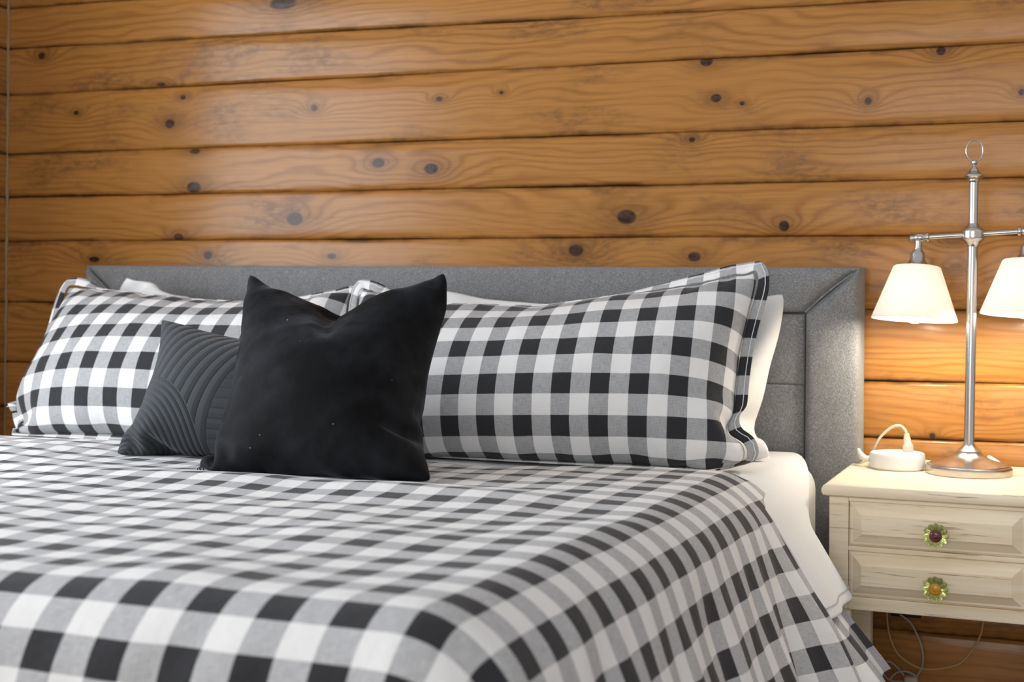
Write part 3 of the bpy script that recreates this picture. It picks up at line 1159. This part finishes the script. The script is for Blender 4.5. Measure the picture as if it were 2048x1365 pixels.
def quilt_mat():
    t = NT('quilted_charcoal')
    sp = t.n('ShaderNodeSeparateXYZ')
    uv = uv_coords(t)
    t.link(uv, sp.inputs[0])
    U, Vv = sp.outputs[0], sp.outputs[1]

    def dist(cx, cy):
        a = t.math('SUBTRACT', U, cx)
        b = t.math('SUBTRACT', Vv, cy)
        return t.math('SQRT', t.math('ADD', t.math('MULTIPLY', a, a), t.math('MULTIPLY', b, b)))

    def ridges(x, per):
        f = t.math('FRACT', t.math('MULTIPLY', x, 1.0 / per))
        a = t.math('ABSOLUTE', t.math('SUBTRACT', f, 0.5))       # 0.5 at the stitch
        return t.math('POWER', t.math('SUBTRACT', 1.0, t.math('MULTIPLY', a, 2.0)), 0.45)
    d1 = dist(0.015, 0.0)
    r1 = ridges(d1, 0.0115)
    d2 = dist(0.60, 0.03)
    r2 = ridges(d2, 0.0235)
    r3 = ridges(Vv, 0.0195)
    in3 = t.math('LESS_THAN', d2, 0.400)
    in1 = t.math('LESS_THAN', d1, 0.175)
    h = t.mix(in3, r2, r3)
    h = t.mix(in1, h, r1)
    stitch = t.mapr(h, 0.45, 0.12)
    col = t.mix(stitch, (0.030, 0.034, 0.039, 1), (0.012, 0.014, 0.017, 1))
    n = t.noise(t.scaled(uv, (700, 700, 1)), 1.0, 2.0)
    col = t.mix(t.math('MULTIPLY', n, 0.4), col, (0.055, 0.060, 0.066, 1))
    t.set(Base_Color=col, Roughness=0.8, Specular_IOR_Level=0.2, Sheen_Weight=0.12)
    t.bump(h, 0.7, 0.0045)
    return t.m


def cushion_z(x, y):
    return duvet_top(x, y) - 0.002


c = [(-1.650, -0.985, 0.736), (-1.262, -0.89, 0.736), (-1.300, -0.71, 0.962), (-1.716, -0.765, 0.992)]
p = Pillow(0.42, 0.335, c, res=0.012, vol=0.080)
pillow_pins(p, c)
for f_, t_ in ((0.14, (-1.640, -0.765, 0.968)), (0.28, (-1.578, -0.755, 0.955)), (0.45, (-1.512, -0.745, 0.945))):
    p.pin(-1, int(round(f_ * p.nu)), t_)
p.solve(90, 10, press=14, grav=0.2, zmin=cushion_z, ymax=field_fn(H))
p.relax_corners(3)
p.wrinkle(0.002, 0.0, 81)
oQ = finish(p, 'quilted_cushion', quilt_mat(), 'charcoal quilted cushion with arched channel stitching, left of the black velvet one', 'cushion')
H = p.front_field(H, XS, ZS)

# black velvet cushion with a chopped top
c = [(-1.392, -1.07, 0.735), (-0.952, -1.075, 0.735), (-1.040, -0.86, 1.090), (-1.446, -0.86, 1.092)]
p = Pillow(0.455, 0.45, c, res=0.0115, vol=0.095)
pillow_pins(p, c)
for f_, t_ in ((0.20, (-1.362, -0.855, 1.040)), (0.40, (-1.285, -0.845, 0.994)), (0.46, (-1.258, -0.842, 0.985)), (0.53, (-1.228, -0.845, 0.998)), (0.77, (-1.127, -0.855, 1.047))):
    p.pin(-1, int(round(f_ * p.nu)), t_)


def chop(self, f):
    """the side of a hand pressed into the top: cloth of both faces is kept under a V"""
    x, z = self.pos[:, 0], self.pos[:, 2]
    lim = 0.992 + np.where(x < -1.258, (-1.258 - x) * 0.50, (x + 1.258) * 0.40)
    hi = z > lim
    self.pos[hi, 2] -= 0.5 * (z[hi] - lim[hi])
p.solve(120, 10, press=14, grav=0.2, zmin=cushion_z, ymax=field_fn(H), extra=chop)
p.relax_corners(4)
p.wrinkle(0.005, 0.0045, 91, 0.06)
oV = finish(p, 'velvet_cushion', M_VELVET, 'black velvet cushion with chopped pointed corners at the front centre', 'cushion')
# zip showing at the lower left corner
zp = [Vector(p.pos[p.gi[0, i]]) + Vector((0, -0.004, 0.001)) for i in range(1, 9)]
zip_o = obj('zipper', tube_bm(zp, 0.0018, 6), simple('black_zip_tape', (0.02, 0.02, 0.022), 0.6), oV)
M_ZIP = simple('zip_teeth', (0.5, 0.5, 0.5), 0.3, 1.0)
zz = smooth_path(zp, 4)
for k in range(0, len(zz), 2):
    a = zz[k]
    obj('zip_tooth', box_bm(a.x - 0.0009, a.x + 0.0009, a.y - 0.0032, a.y - 0.001, a.z - 0.002, a.z + 0.002), M_ZIP, zip_o, smooth=False)

# ------------------------------------------------------------------ nightstand
NX0, NX1, NYF, NYB = -0.432, -0.044, -0.440, -0.016
NT_Z = 0.687
ns = thing('nightstand', 'cream distressed two drawer nightstand beside the bed', 'nightstand', (-0.238, -0.23, 0.0))


def top_slab():
    # moulded edge: bullnose lip over a small cove
    prof = [(0.000, 0.663), (0.0035, 0.6635), (0.010, 0.6665), (0.0125, 0.6715), (0.0125, 0.678), (0.010, 0.6835), (0.005, 0.6865), (-0.002, 0.687)]
    bm = bmesh.new()
    rings = []
    for off, z in prof:
        x0, x1, y0, y1 = NX0 - off, NX1 + off, NYF - off, NYB + min(off, 0.0)
        # the back left corner is cut away to clear the headboard
        xn, yn = -0.4245, -0.1045
        rings.append([bm.verts.new(v) for v in ((x0, y0, z), (x1, y0, z), (x1, y1, z), (xn, y1, z), (xn, yn, z), (x0, yn, z))])
    for a, b in zip(rings[:-1], rings[1:]):
        for k in range(6):
            bm.faces.new((a[k], a[(k + 1) % 6], b[(k + 1) % 6], b[k]))
    bm.faces.new(rings[0][::-1])
    bm.faces.new(rings[-1])
    return bm


autosmooth(obj('top', top_slab(), M_PAINT, ns), 35)
# carcass: sides, back, bottom rail, stiles and rails around the drawers
ZB = 0.453
obj('side_panel', box_bm(NX0, NX0 + 0.018, NYF + 0.006, -0.105, ZB, 0.663, 0.002), M_PAINT, ns, smooth=False)
obj('side_panel', box_bm(NX1 - 0.018, NX1, NYF + 0.006, NYB, ZB, 0.663, 0.002), M_PAINT, ns, smooth=False)
obj('back_panel', box_bm(NX0 + 0.018, NX1 - 0.018, NYB - 0.052, NYB - 0.040, ZB, 0.663), M_PAINT, ns, smooth=False)
obj('bottom_panel', box_bm(NX0 + 0.018, NX1 - 0.018, NYF + 0.02, NYB - 0.052, ZB + 0.004, ZB + 0.016), M_PAINT, ns, smooth=False)
DX0, DX1 = NX0 + 0.036, NX1 - 0.036
obj('stile', box_bm(NX0, DX0, NYF, NYF + 0.02, ZB, 0.663, 0.002), M_PAINT, ns, smooth=False)
obj('stile', box_bm(DX1, NX1, NYF, NYF + 0.02, ZB, 0.663, 0.002), M_PAINT, ns, smooth=False)
for z0, z1 in ((0.656, 0.663), (0.563, 0.572), (0.453, 0.477)):
    obj('rail', box_bm(DX0, DX1, NYF, NYF + 0.02, z0, z1, 0.0015), M_PAINT, ns, smooth=False)


def drawer_bm(x0, x1, z0, z1):
    """raised-and-fielded drawer front: a flat step at the rim, wide bevel, flat field"""
    bm = bmesh.new()
    levels = [(0.0, 0.018), (0.0, 0.004), (0.004, 0.0005), (0.0075, 0.0005), (0.024, -0.0095), (0.0245, -0.013)]
    rings = []
    for ins, d in levels:
        y = NYF + d
        rings.append([bm.verts.new(v) for v in ((x0 + ins, y, z0 + ins), (x1 - ins, y, z0 + ins), (x1 - ins, y, z1 - ins), (x0 + ins, y, z1 - ins))])
    for a, b in zip(rings[:-1], rings[1:]):
        for k in range(4):
            bm.faces.new((a[k], a[(k + 1) % 4], b[(k + 1) % 4], b[k]))
    bm.faces.new(rings[-1])
    bm.faces.new(rings[0][::-1])
    bmesh.ops.recalc_face_normals(bm, faces=bm.faces[:])
    return bm


M_GREENGLASS = NT('green_glass')
M_GREENGLASS.set(Base_Color=(0.74, 0.80, 0.30, 1), Roughness=0.06, Transmission_Weight=0.85, IOR=1.5)
M_GREENGLASS = M_GREENGLASS.m
M_PURPLE = NT('plum_glass')
M_PURPLE.set(Base_Color=(0.16, 0.035, 0.05, 1), Roughness=0.06, Transmission_Weight=0.3, IOR=1.5)
M_PURPLE = M_PURPLE.m
M_AMBER = NT('amber_glass')
M_AMBER.set(Base_Color=(0.75, 0.36, 0.03, 1), Roughness=0.10, Transmission_Weight=0.3, IOR=1.5)
M_AMBER = M_AMBER.m

KX = -0.236


def knob(parent, z, core_mat, core_label):
    y0 = NYF - 0.013
    # scalloped flower disc of ten petals, axis along -y
    bm = bmesh.new()
    seg = 80
    prof = [(0.006, 0.0), (0.010, -0.006), (0.0185, -0.010), (0.0215, -0.014), (0.0205, -0.0185), (0.015, -0.021), (0.0115, -0.0205), (0.0, -0.0205)]
    rings = []
    for r, d in prof:
        if r == 0:
            rings.append([bm.verts.new((KX, y0 + d, z))])
            continue
        ring = []
        for k in range(seg):
            a = 2 * PI * k / seg
            sc_ = 1.0 + (0.20 * abs(math.cos(6 * a)) ** 0.6 - 0.13) * min(1, r / 0.018)
            dd = d - (0.0050 * abs(math.cos(6 * a)) ** 0.6 * min(1, max(0, (r - 0.009) / 0.009)))
            ring.append(bm.verts.new((KX + r * sc_ * math.cos(a), y0 + dd, z + r * sc_ * math.sin(a))))
        rings.append(ring)
    for a, b in zip(rings[:-1], rings[1:]):
        for k in range(seg):
            k2 = (k + 1) % seg
            if len(b) == 1:
                bm.faces.new((a[k], a[k2], b[0]))
            else:
                bm.faces.new((a[k], a[k2], b[k2], b[k]))
    bm.faces.new(rings[0][::-1])
    bmesh.ops.recalc_face_normals(bm, faces=bm.faces[:])
    kb = autosmooth(obj('knob', bm, M_GREENGLASS, parent), 50)
    kb['label'] = core_label
    return kb, y0


for z0, z1, zk, cm, lab in ((0.5725, 0.6555, 0.6065, M_PURPLE, 'green glass flower knob with a plum centre'),
                            (0.4775, 0.5625, 0.5105, M_AMBER, 'green glass flower knob with an amber centre')):
    dr = autosmooth(obj('drawer', drawer_bm(DX0 + 0.001, DX1 - 0.001, z0, z1), M_PAINT, ns), 15)
    kb, y0 = knob(dr, zk, cm, lab)
    # the coloured boss sits in the flower; joined to the knob's own mesh as a second material
    me = kb.data
    me.materials.append(cm)
    bm = bmesh.new()
    bm.from_mesh(me)
    n0 = len(bm.faces)
    M_ = Matrix.Translation((KX, y0 - 0.0195, zk)) @ Matrix.Rotation(PI / 2, 4, 'X')
    lathe_bm([(0.0112, 0.0), (0.0112, 0.0025), (0.0095, 0.0052), (0.0060, 0.0072), (0.0032, 0.0066), (0.0022, 0.0078), (0.0, 0.0082)], 28, bm, M_)
    bm.faces.ensure_lookup_table()
    for f in bm.faces[n0:]:
        f.material_index = 1
        f.smooth = True
    bm.to_mesh(me)
    bm.free()
for x in (NX0 + 0.002, NX1 - 0.040):
    for y in (NYF + 0.004, NYB - 0.13):
        autosmooth(obj('leg', box_bm(x, x + 0.038, y, y + 0.038, 0.0, ZB + 0.004, 0.003), M_PAINT, ns))

# ------------------------------------------------------------------ table lamp
LXc, LYc = -0.200, -0.176
lamp = thing('table_lamp', 'brushed nickel two arm table lamp, lit, on the nightstand', 'lamp', (LXc, LYc, NT_Z))
TL = Matrix.Translation((LXc, LYc, NT_Z)) @ Matrix.Rotation(math.radians(0.55), 4, 'Y')
zr = lambda z: z - NT_Z
base_prof = [(0.0, 0.0), (0.083, 0.0), (0.0835, 0.002), (0.0835, 0.013), (0.081, 0.0165), (0.077, 0.0175), (0.0755, 0.0195), (0.070, 0.0215),
             (0.055, 0.0255), (0.040, 0.031), (0.030, 0.0375), (0.0245, 0.0425), (0.0235, 0.0445), (0.0245, 0.046), (0.021, 0.0485),
             (0.014, 0.054), (0.0105, 0.0605), (0.0, 0.0605)]
autosmooth(obj('base', lathe_bm(base_prof, 64, M=TL), M_NICKEL, lamp), 30)
autosmooth(obj('pole', lathe_bm([(0.0, 0.058), (0.0100, 0.058), (0.0100, zr(1.150)), (0.0, zr(1.150))], 32, M=TL), M_NICKEL, lamp), 30)
hub_prof = [(0.0095, zr(1.138)), (0.0105, zr(1.1425)), (0.016, zr(1.150)), (0.0215, zr(1.1545)), (0.0225, zr(1.1565)), (0.021, zr(1.158)), (0.021, zr(1.1705)),
            (0.0225, zr(1.172)), (0.0215, zr(1.174)), (0.017, zr(1.1775)), (0.011, zr(1.184)), (0.0095, zr(1.1865)), (0.009, zr(1.1865))]
autosmooth(obj('hub', lathe_bm(hub_prof, 40, M=TL), M_NICKEL, lamp), 30)
autosmooth(obj('stem', lathe_bm([(0.0, zr(1.185)), (0.0088, zr(1.185)), (0.0088, zr(1.272)), (0.0, zr(1.272))], 32, M=TL), M_NICKEL, lamp), 30)
fin_prof = [(0.0088, zr(1.268)), (0.0105, zr(1.2715)), (0.0105, zr(1.274)), (0.0165, zr(1.2775)), (0.019, zr(1.281)), (0.0185, zr(1.2835)), (0.0135, zr(1.287)),
            (0.0115, zr(1.2895)), (0.0095, zr(1.2905)), (0.0075, zr(1.295)), (0.0045, zr(1.2985)), (0.0030, zr(1.3015)), (0.0034, zr(1.3035)), (0.0062, zr(1.3065)), (0.0062, zr(1.3095)), (0.004, zr(1.3125)), (0.0, zr(1.3135))]
autosmooth(obj('finial', lathe_bm(fin_prof, 36, M=TL), M_NICKEL, lamp), 30)
ringp = []
for k in range(40):
    a = 2 * PI * k / 40
    v = Vector((0.0158 * math.cos(a), 0.004 * math.cos(a), zr(1.3315) + 0.0215 * math.sin(a)))
    ringp.append(TL @ v)
obj('ring', tube_bm(ringp, 0.0017, 10, closed=True), M_NICKEL, lamp)

M_SHADE = NT('frosted_glass_shade')
tr = M_SHADE.n('ShaderNodeBsdfTranslucent')
tr.inputs['Color'].default_value = (0.93, 0.90, 0.84, 1)
mx = M_SHADE.n('ShaderNodeMixShader')
mx.inputs[0].default_value = 0.22
M_SHADE.set(Base_Color=(0.86, 0.84, 0.79, 1), Roughness=0.35, Specular_IOR_Level=0.4)
M_SHADE.link(M_SHADE.b.outputs[0], mx.inputs[1])
M_SHADE.link(tr.outputs[0], mx.inputs[2])
M_SHADE.link(mx.outputs[0], M_SHADE.out.inputs['Surface'])
M_SHADE = M_SHADE.m
M_BULB = NT('lit_bulb')
M_BULB.set(Base_Color=(0.9, 0.9, 0.88, 1), Emission_Color=(1.0, 0.90, 0.74, 1), Emission_Strength=140.0)
M_BULB = M_BULB.m

for side in (-1, 1):
    tilt = math.radians(4.0) * side
    ex = 0.104
    ctr = Vector((0, 0, zr(1.1645)))
    e = ctr + Vector((side * ex, 0, math.sin(tilt) * ex))
    root = ctr + Vector((side * 0.019, 0, math.sin(tilt) * 0.019))
    d_ = (e - root).normalized()
    nk = e - d_ * 0.018
    bm = tube_bm([TL @ root, TL @ nk], 0.0052, 20)
    arm = autosmooth(obj('arm', bm, M_NICKEL, lamp), 40)
    # turned knuckle on the arm's end: collar, ball, end cap
    Q = Matrix.Translation(TL @ e) @ (TL.to_3x3() @ d_).to_track_quat('Z', 'Y').to_matrix().to_4x4()
    kn = [(0.0, -0.021), (0.0065, -0.021), (0.0095, -0.0195), (0.0105, -0.0165), (0.0095, -0.0135), (0.0070, -0.012), (0.0070, -0.0105), (0.0085, -0.0085),
          (0.0098, -0.004), (0.0098, 0.002), (0.0082, 0.0065), (0.0060, 0.009), (0.0060, 0.0165), (0.0050, 0.0175), (0.0, 0.0175)]
    autosmooth(obj('knuckle', lathe_bm(kn, 28, M=Q), M_NICKEL, arm), 40)
    S = Matrix.Translation(TL @ (e + Vector((side * 0.0005, 0, 0)))) @ Matrix.Rotation(math.radians(2.0), 4, 'Y') @ Matrix.Rotation(math.radians(-5.0), 4, 'X')
    cup = [(0.0, -0.007), (0.0068, -0.007), (0.0068, -0.0215), (0.0085, -0.0225), (0.0085, -0.0245), (0.0095, -0.0265), (0.0128, -0.0295), (0.0142, -0.034), (0.0142, -0.043),
           (0.0160, -0.0475), (0.0205, -0.0525), (0.0225, -0.0545), (0.0225, -0.0562), (0.0, -0.0562)]
    autosmooth(obj('socket_cup', lathe_bm(cup, 36, M=S), M_NICKEL, arm), 40)
    zt = -0.0562
    outer = [(0.0, zt), (0.036, zt), (0.0425, zt - 0.0012), (0.0465, zt - 0.004), (0.0845, zt - 0.109), (0.0835, zt - 0.1105)]
    innr = [(0.0815, zt - 0.109), (0.0437, zt - 0.0062), (0.040, zt - 0.004), (0.0, zt - 0.0032)]
    autosmooth(obj('lamp_shade', lathe_bm(outer + innr, 56, M=S), M_SHADE, lamp), 40)
    bp = []
    rb = 0.0245
    zc = zt - 0.0925
    for k in range(19):
        a = -PI / 2 + PI * k / 18 * 0.80
        bp.append((rb * math.cos(a) if k else 0.0, zc + rb * math.sin(a)))
    bp += [(0.0135, zc + 0.034), (0.0125, zc + 0.044)]
    bl_ = obj('bulb', lathe_bm(bp, 32, M=S), M_BULB, lamp)
    bl_['label'] = 'glowing round bulb'
    obj('bulb_base', lathe_bm([(0.0, zc + 0.044), (0.0125, zc + 0.044), (0.0125, zt - 0.0035), (0.0, zt - 0.0035)], 24, M=S), M_WHITEPLASTIC, lamp)

# small white wedge behind the lamp base: plug-in dimmer on the cord
bm = box_bm(-0.172, -0.146, -0.062, -0.030, NT_Z, NT_Z + 0.026, 0.006, 3)
for v in bm.verts:
    v.co.z -= max(0, (v.co.z - NT_Z)) * 0.55 * (v.co.x + 0.172) / 0.026
autosmooth(tag(obj('cord_dimmer', bm, M_WHITEPLASTIC), 'small white wedge poking up behind the lamp base', 'dimmer'))

# ------------------------------------------------------------------ white puck outlet with a plug
PX, PY, PR = -0.3405, -0.156, 0.0550
puck = thing('power_puck', 'round white power outlet puck left of the lamp on the nightstand', 'power strip', (PX, PY, NT_Z))
pp = [(0.0, 0.0), (PR - 0.004, 0.0), (PR, 0.004), (PR, 0.029), (PR - 0.0015, 0.0325), (PR - 0.005, 0.034), (PR - 0.014, 0.034), (PR - 0.015, 0.0335), (0.0, 0.0335)]
autosmooth(obj('body', lathe_bm(pp, 64, M=Matrix.Translation((PX, PY, NT_Z))), M_WHITEPLASTIC, puck), 35)
sx, sy = PX + 0.022, PY + 0.004
autosmooth(obj('socket_plate', box_bm(sx - 0.019, sx + 0.019, sy - 0.016, sy + 0.016, NT_Z + 0.033, NT_Z + 0.0352, 0.0008), M_WHITEPLASTIC, puck))
cpath = [(PX - 0.056, PY + 0.006, NT_Z + 0.016), (PX - 0.066, PY + 0.008, NT_Z + 0.018), (PX - 0.076, PY + 0.012, NT_Z + 0.027), (PX - 0.080, PY + 0.02, NT_Z + 0.032),
         (PX - 0.078, PY + 0.05, NT_Z + 0.012), (PX - 0.068, PY + 0.115, NT_Z + 0.006), (PX - 0.066, PY + 0.147, NT_Z - 0.03), (PX - 0.066, PY + 0.149, NT_Z - 0.3)]
cp = smooth_path(cpath, 8)
rad = [0.0062 if i < 6 else (0.0062 - 0.0027 * min(1, (i - 6) / 18)) for i in range(len(cp))]
obj('flex', tube_bm(cp, 0.004, 10, radii=rad), M_WHITEPLASTIC, puck)
# the lamp's plug
plug = thing('power_plug', 'beige plug and curved cord standing in the white outlet puck', 'plug', (sx, sy, NT_Z + 0.0352))
zt = NT_Z + 0.0352
plp = [(0.0, 0.0), (0.0098, 0.0), (0.0105, 0.0015), (0.0105, 0.0125), (0.0090, 0.0145), (0.0078, 0.019), (0.0070, 0.027), (0.0058, 0.033), (0.0050, 0.0375), (0.0, 0.0375)]
M_CREAM = simple('cream_plastic', (0.74, 0.68, 0.54), 0.45)
autosmooth(obj('plug_body', lathe_bm(plp, 24, M=Matrix.Translation((sx, sy, zt)) @ Matrix.Rotation(math.radians(-7), 4, 'Y')), M_CREAM, plug), 30)
cpath = [(sx - 0.0042, sy, zt + 0.033), (sx - 0.0065, sy, zt + 0.043), (sx - 0.018, sy + 0.004, zt + 0.052), (sx - 0.036, sy + 0.010, zt + 0.047), (sx - 0.058, sy + 0.016, zt + 0.026),
         (sx - 0.072, sy + 0.03, zt + 0.002), (sx - 0.082, sy + 0.052, NT_Z + 0.010), (sx - 0.070, sy + 0.09, NT_Z + 0.0045), (sx - 0.02, sy + 0.118, NT_Z + 0.0045), (sx + 0.06, sy + 0.105, NT_Z + 0.0045)]
obj('cord', tube_bm(smooth_path(cpath, 8), 0.0027, 10), M_CREAM, plug)

# ------------------------------------------------------------------ cords and outlet under the nightstand
ow = thing('wall_outlet', 'dark outlet plate on the wall under the nightstand', 'outlet', (-0.338, -0.006, 0.385))
autosmooth(obj('plate', box_bm(-0.368, -0.305, -0.012, -0.001, 0.352, 0.402, 0.003), M_BLACKPLASTIC, ow))
for x in (-0.352, -0.322):
    autosmooth(obj('socket', box_bm(x - 0.011, x + 0.011, -0.0145, -0.011, 0.362, 0.392, 0.002), M_BLACKPLASTIC, ow))
yc = -0.075
c1 = [(-0.369, yc, 0.400), (-0.368, yc, 0.363), (-0.364, yc, 0.332), (-0.358, yc, 0.312), (-0.346, yc, 0.289), (-0.325, yc, 0.273), (-0.300, yc, 0.263), (-0.270, yc, 0.264), (-0.235, yc, 0.274), (-0.215, yc, 0.286), (-0.196, yc, 0.313), (-0.181, yc, 0.343), (-0.176, yc, 0.371), (-0.175, yc, 0.417)]
tag(obj('lamp_cord', tube_bm(smooth_path(c1, 8), 0.0021, 8), simple('tan_cord', (0.42, 0.27, 0.13), 0.5)), 'tan cord hanging in a long loop under the nightstand', 'cord')
yd = -0.045
c2 = [(-0.345, yd, 0.365), (-0.324, yd, 0.350), (-0.310, yd, 0.326), (-0.300, yd, 0.300), (-0.297, yd, 0.276), (-0.300, yd, 0.257), (-0.308, yd, 0.241), (-0.321, yd, 0.230), (-0.343, yd, 0.223), (-0.364, yd, 0.223), (-0.377, yd, 0.234), (-0.381, yd, 0.248), (-0.375, yd, 0.261), (-0.364, yd, 0.262), (-0.352, yd, 0.254), (-0.341, yd, 0.243), (-0.333, yd, 0.233)]
gc = thing('adapter_cord', 'grey cord looping down to an adapter below the nightstand', 'cord', (-0.30, yd, 0.15))
obj('cable', tube_bm(smooth_path(c2, 8), 0.0022, 8), M_GREYCABLE, gc)
c3 = [(-0.363, yd - 0.01, 0.227), (-0.355, yd - 0.01, 0.239), (-0.341, yd - 0.01, 0.247), (-0.324, yd - 0.01, 0.247), (-0.313, yd - 0.01, 0.242), (-0.311, yd - 0.01, 0.235)]
obj('cable_loop', tube_bm(smooth_path(c3, 8), 0.0022, 8), M_GREYCABLE, gc)
autosmooth(obj('adapter', box_bm(-0.335, -0.307, yd - 0.018, yd + 0.018, 0.16, 0.239, 0.006, 3), simple('adapter_plastic', (0.42, 0.33, 0.24), 0.5), gc))
